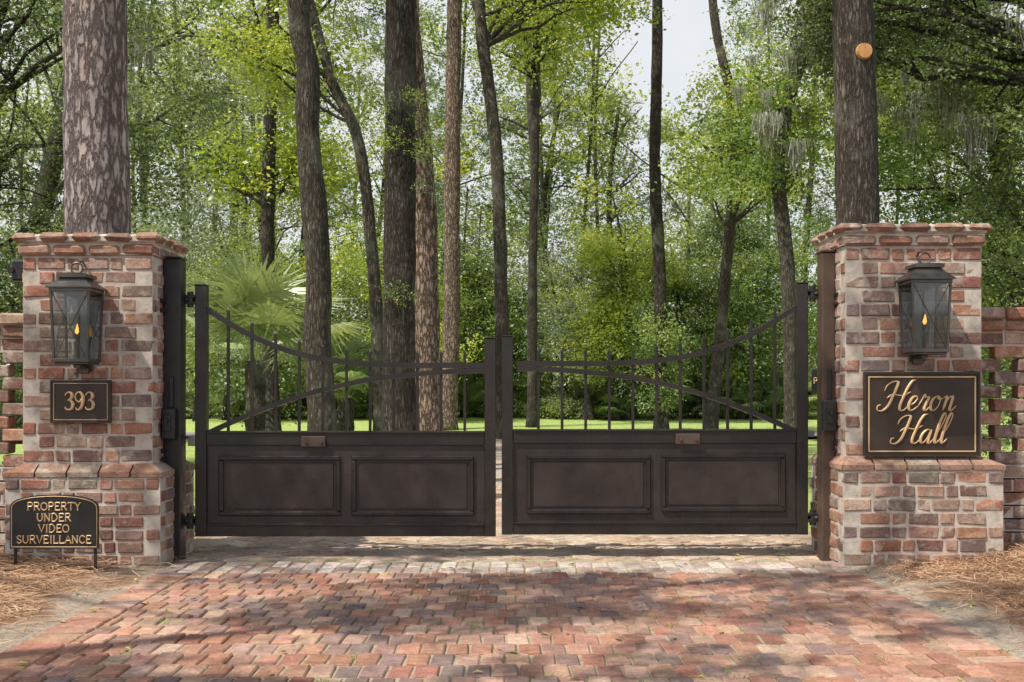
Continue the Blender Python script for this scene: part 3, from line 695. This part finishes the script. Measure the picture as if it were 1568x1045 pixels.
tree('leaning_hardwood_tree',[(-2.05,11,-.1),(-2.15,11,2.5),(-2.4,11,4.9),(-2.85,11,6),(-3.4,11,8)],.11,.07,B_oak,'bright',[((-3.9,11.5,6.3),(1.2,1,.9)),((-4,11.5,9),(2,2,1.8))],70,.7,12)
tree('slender_tree',[(.6,27,-.1),(.62,27,5),(.7,27,9),(.75,27,14)],.15,.1,B_dark,'bright',[((.6,27,12.5),(2.6,2.4,2))],70,1.0,12)
tree('sweetgum_tree',[(-4.6,15,-.1),(-4.7,15,4),(-4.6,15,8),(-4.5,15,12)],.15,.1,B_dark,'bright',[((-4.4,15,9.6),(2.2,2,2.2)),((-4.8,15.4,5.6),(1.5,1.2,.9))],100,.85,14,thr=.0,f=.8)
m=MB(); m.tube([(3.175,3.315,4.13),(3.175,3.275,4.13)],[.075,.066],18); o=m.build('pruned_limb_scar',noisemat('cut_wood',[(.42,.2,.07),(.62,.36,.16)],25),None)
par(o,bpy.data.objects['water_oak_tree.002'])
tree('live_oak_tree',[(-8.5,9,-.1),(-8.2,9,3),(-7.4,8.8,5.5),(-6.6,8.6,8)],.25,.14,B_dark,'dark',[((-6.4,9,5.6),(2.6,1.7,2.2)),((-7.5,9,2.5),(2,1.4,1.5))],230,.7,22,thr=.03,f=.8)
tree('live_oak_tree',[(8.2,8,-.1),(8,8,3),(7.4,8,5.5),(7,8,8)],.25,.14,B_dark,'dark',[((6.6,8.3,5.2),(2.0,1.7,2.2)),((7.2,8.5,2.2),(1.8,1.2,1.6)),((4.9,8,6.0),(1.2,1.0,.7))],250,.66,24,thr=.03,f=.8)
tree('live_oak_tree',[(-11,18,-.1),(-10.5,18,4),(-9.6,18,8),(-9,18,11)],.28,.15,B_dark,'grey',[((-7.8,18,8.2),(3.4,2.2,2.6)),((-9,18.5,3.5),(3.2,1.8,2.4)),((-5.6,17,2.6),(1.6,1.2,1.8))],300,.9,26,thr=.0,f=.7)
tree('live_oak_tree',[(11.5,18,-.1),(11,18,4),(10.4,18,8),(10,18,11)],.28,.15,B_dark,'mid',[((10,18,7.5),(3,2.2,3.1)),((10.5,18.5,3.2),(3,1.8,2.6))],240,.95,26,thr=.0,f=.7)
# unseen oak added front-left, its broken canopy shaped to dapple drive and piers
dp=[]
while len(dp)<300:
    p=np.array([random.uniform(-9.5,1.2),random.uniform(-8.4,-2.6),random.uniform(7.6,8.1)])
    if noise.noise(Vector((p[0]*.38+3,p[1]*1.5,5)))+.45*noise.noise(Vector((p[0]*1.4,p[1]*3.0,1)))>.10: dp.append(p)
tree('live_oak_tree',[(-9.5,-7.5,-.1),(-9.2,-7.3,3),(-8.2,-6.8,6),(-7,-6,7.6)],.38,.2,B_dark,'dense',[((-4.5,-5.0,7.8),(4,3,.5))],300,.36,7,pts=dp)
def understory(n,xr,yr,zr,kinds):
    for i in range(n):
        x=random.uniform(*xr);yy=random.uniform(*yr);h=random.uniform(*zr);k=random.choice(kinds)
        tree('understory_tree',[(x,yy,-.1),(x+random.gauss(0,.2),yy,h*.35),(x+random.gauss(0,.4),yy,h*.65),(x+random.gauss(0,.6),yy,h)],random.uniform(.06,.12),.03,random.choice([B_oak,B_dark]),k,
             [((x,yy,h*.72),(random.uniform(1.6,2.6),1.4,h*.30)),((x+random.gauss(0,1),yy-.5,h*.38),(1.8,1.1,h*.2))],int(12*h),.95,8,seg=8,thr=.0,f=.8)
understory(14,(-18,18),(34,37),(5.5,9.5),['mid','bright','grey','bright','mid','dark'])
understory(7,(1.0,9.5),(32,35),(5,8.5),['mid','bright','mid','grey'])
understory(6,(-11,-3),(30,33),(5,8),['mid','grey','bright'])
for i in range(34):
    x=random.uniform(-16,17); yy=random.uniform(34,37); h=random.uniform(.8,2.6); e=empty('understory_shrub',(x,yy,0)); m=MB()
    P=crown_pts((x,yy,h*.55),(random.uniform(.7,1.5),.8,h*.5),int(10+12*h),-.3)
    for q in P[:7]: limb(m,(x+random.gauss(0,.1),yy,-.1),q,.03,.008,.05,5,5)
    m.build('stems',B_dark,e); instancer('leaves',P,[random.uniform(.35,.65) for _ in P],random.choice(['mid','grey','bright','dark','mid']),e)
def mass(n,xr,yr,H,cs,thr,f,seed,zmin=0):
    P=[];t=0
    while len(P)<n and t<n*25:
        t+=1;x=random.uniform(*xr);yy=random.uniform(*yr);z=zmin+(random.random()**1.1)*26
        if z>H(x,yy): continue
        if nz((x,yy,z),f,seed)+.45*nz((x,yy,z),f*3,seed+5)<thr: continue
        P.append(np.array([x,yy,z]))
    return P,[cs*random.uniform(.6,1.3) for _ in P]
def Hb(x,y):
    h=20+6*noise.noise(Vector((x*.13,y*.1,2)))
    c=4.4+(y-20)*.11
    h-=10*math.exp(-((x-c)/3.0)**2)
    return h
far=empty('distant_trees',(0,45,0))
for k,(kind,n,thr,seed) in enumerate((('bright',1300,.10,0),('mid',1150,.06,20),('grey',620,.10,40),('dark',420,.08,60))):
    P,S=mass(n,(-34,38),(39,58),Hb,1.45,thr,.17,seed); instancer('foliage_'+kind,P,S,kind,far)
P,S=mass(420,(-32,34),(37.5,42),lambda x,y:3.2+1.5*noise.noise(Vector((x*.3,0,0))),1.1,-.3,.3,3); instancer('undergrowth_mid',P,S,'mid',far)
P,S=mass(300,(-34,36),(41,54),lambda x,y:6,1.6,-.3,.2,8); instancer('undergrowth_dark',P,S,'dark',far)
P,S=mass(150,(-30,30),(39,55),lambda x,y:Hb(x,y)+3,1.7,.0,.2,77,7); instancer('pine_tops',P,S,'pine',far)
m=MB()
for i in range(80):
    x=random.uniform(-34,38);yy=random.uniform(38,58);lean=random.gauss(0,.8);h=random.uniform(13,22)
    if abs(x-(4.4+(yy-20)*.11))<2.8: h*=.5
    P=smooth([(x,yy,-.1),(x+lean*.3+random.gauss(0,.15),yy,h*.35),(x+lean*.6+random.gauss(0,.2),yy,h*.7),(x+lean,yy,h)],4)
    r=random.uniform(.09,.2); m.tube(P,[r*(1-.6*j/len(P)) for j in range(len(P))],8,False)
    for _ in range(5):
        q=random.choice(P[4:]); limb(m,q,(q[0]+random.gauss(0,2),q[1]+random.gauss(0,1),q[2]+random.uniform(.5,2.5)),r*.35,.02,.05,5,5)
m.build('trunks',B_oak,far,smooth=True)
pl=empty('saw_palmetto',(0,35,0)); P=[]
for i in range(80): P.append(np.array([random.uniform(-16,17),random.uniform(33.5,37),random.uniform(-.0,.4)]))
instancer('fronds',P,[random.uniform(1.0,1.9) for _ in P],'fan',pl,True)
for (cx,cy,h,sc) in((-4.5,13,1.6,2.0),(-3.5,17,1.0,1.5)):
    e=empty('cabbage_palm',(cx,cy,0)); m=MB(); m.tube(smooth([(cx,cy,-.1),(cx+.02,cy,h*.5),(cx,cy,h)],6),[.17]*12+[.15],14,wob=.2,wf=8); m.build('trunk',B_oak,e,smooth=True)
    instancer('fronds',[np.array([cx,cy,h-.1]),np.array([cx,cy,h]),np.array([cx,cy,h-.2])],[sc,sc*.9,sc*.85],'fan',e,True)
mo=empty('spanish_moss',(7,17,8)); P=crown_pts((6.4,16.6,8),(2.4,1.2,2.2),34,-.1)+crown_pts((10,17,8.5),(2.5,1,2.5),25,-.1)+crown_pts((6.5,8,5.2),(1.8,1.2,1.6),6,-.2)+crown_pts((-7,17,8),(2.5,1,2),16,-.1)
instancer('strands',P,[random.uniform(.4,1.1) for _ in P],'moss',mo,True)
sh=empty('boundary_shrubs',(0,4,0)); P=crown_pts((-5.8,4.5,.9),(2.0,1.2,1.0),50,-.4)+crown_pts((5.9,4.5,.9),(2.2,1.2,1.0),50,-.4)
instancer('leaves',P,[random.uniform(.4,.7) for _ in P],'dark',sh)
# ------------------------------------------------------------------ light, world, camera
S=Vector((-.44,-.36,.82)).normalized()
sl=bpy.data.lights.new('sun','SUN'); sl.energy=5; sl.angle=math.radians(.5); sl.color=(1,.93,.82)
so=bpy.data.objects.new('sun',sl); COL.objects.link(so); so.rotation_euler=S.to_track_quat('Z','Y').to_euler(); so.location=(0,0,30)
w=bpy.data.worlds.new('World'); scene.world=w; w.use_nodes=True; nt=w.node_tree
sky=nt.nodes.new('ShaderNodeTexSky'); sky.sky_type='NISHITA'; sky.sun_disc=False
sky.sun_elevation=math.asin(S.z); sky.sun_rotation=math.atan2(S.x,S.y); sky.air_density=1; sky.dust_density=2.0; sky.ozone_density=1
tc=nt.nodes.new('ShaderNodeTexCoord'); sx=nt.nodes.new('ShaderNodeSeparateXYZ'); nt.links.new(tc.outputs['Generated'],sx.inputs[0])
hz=ramp(nt,sx.outputs[2],[(.0,(1,1,1)),(.35,(.9,.9,.9)),(.6,(.15,.15,.15))])
cl=ramp(nt,noi(nt,2.2,6,.6,tc.outputs['Generated']),[(.3,(.8,.8,.8)),(.55,(1,1,1))])
fac=mix(nt,1.0,hz,cl,'MULTIPLY')
c=mix(nt,fac,sky.outputs[0],(6.1,6.2,6.3))
bg=nt.nodes['Background']; bg.inputs[1].default_value=.15; nt.links.new(c,bg.inputs[0])
cam=bpy.data.cameras.new('camera'); cam.lens=1750/1568*36; cam.sensor_width=36; cam.shift_y=.0494; cam.clip_end=2000; cam.clip_start=.05
co=bpy.data.objects.new('camera',cam); COL.objects.link(co); co.location=(0,-7,1.06); co.rotation_euler=(math.pi/2,0,0)
scene.camera=co
scene.view_settings.view_transform='Standard'; scene.view_settings.look='None'; scene.view_settings.exposure=0
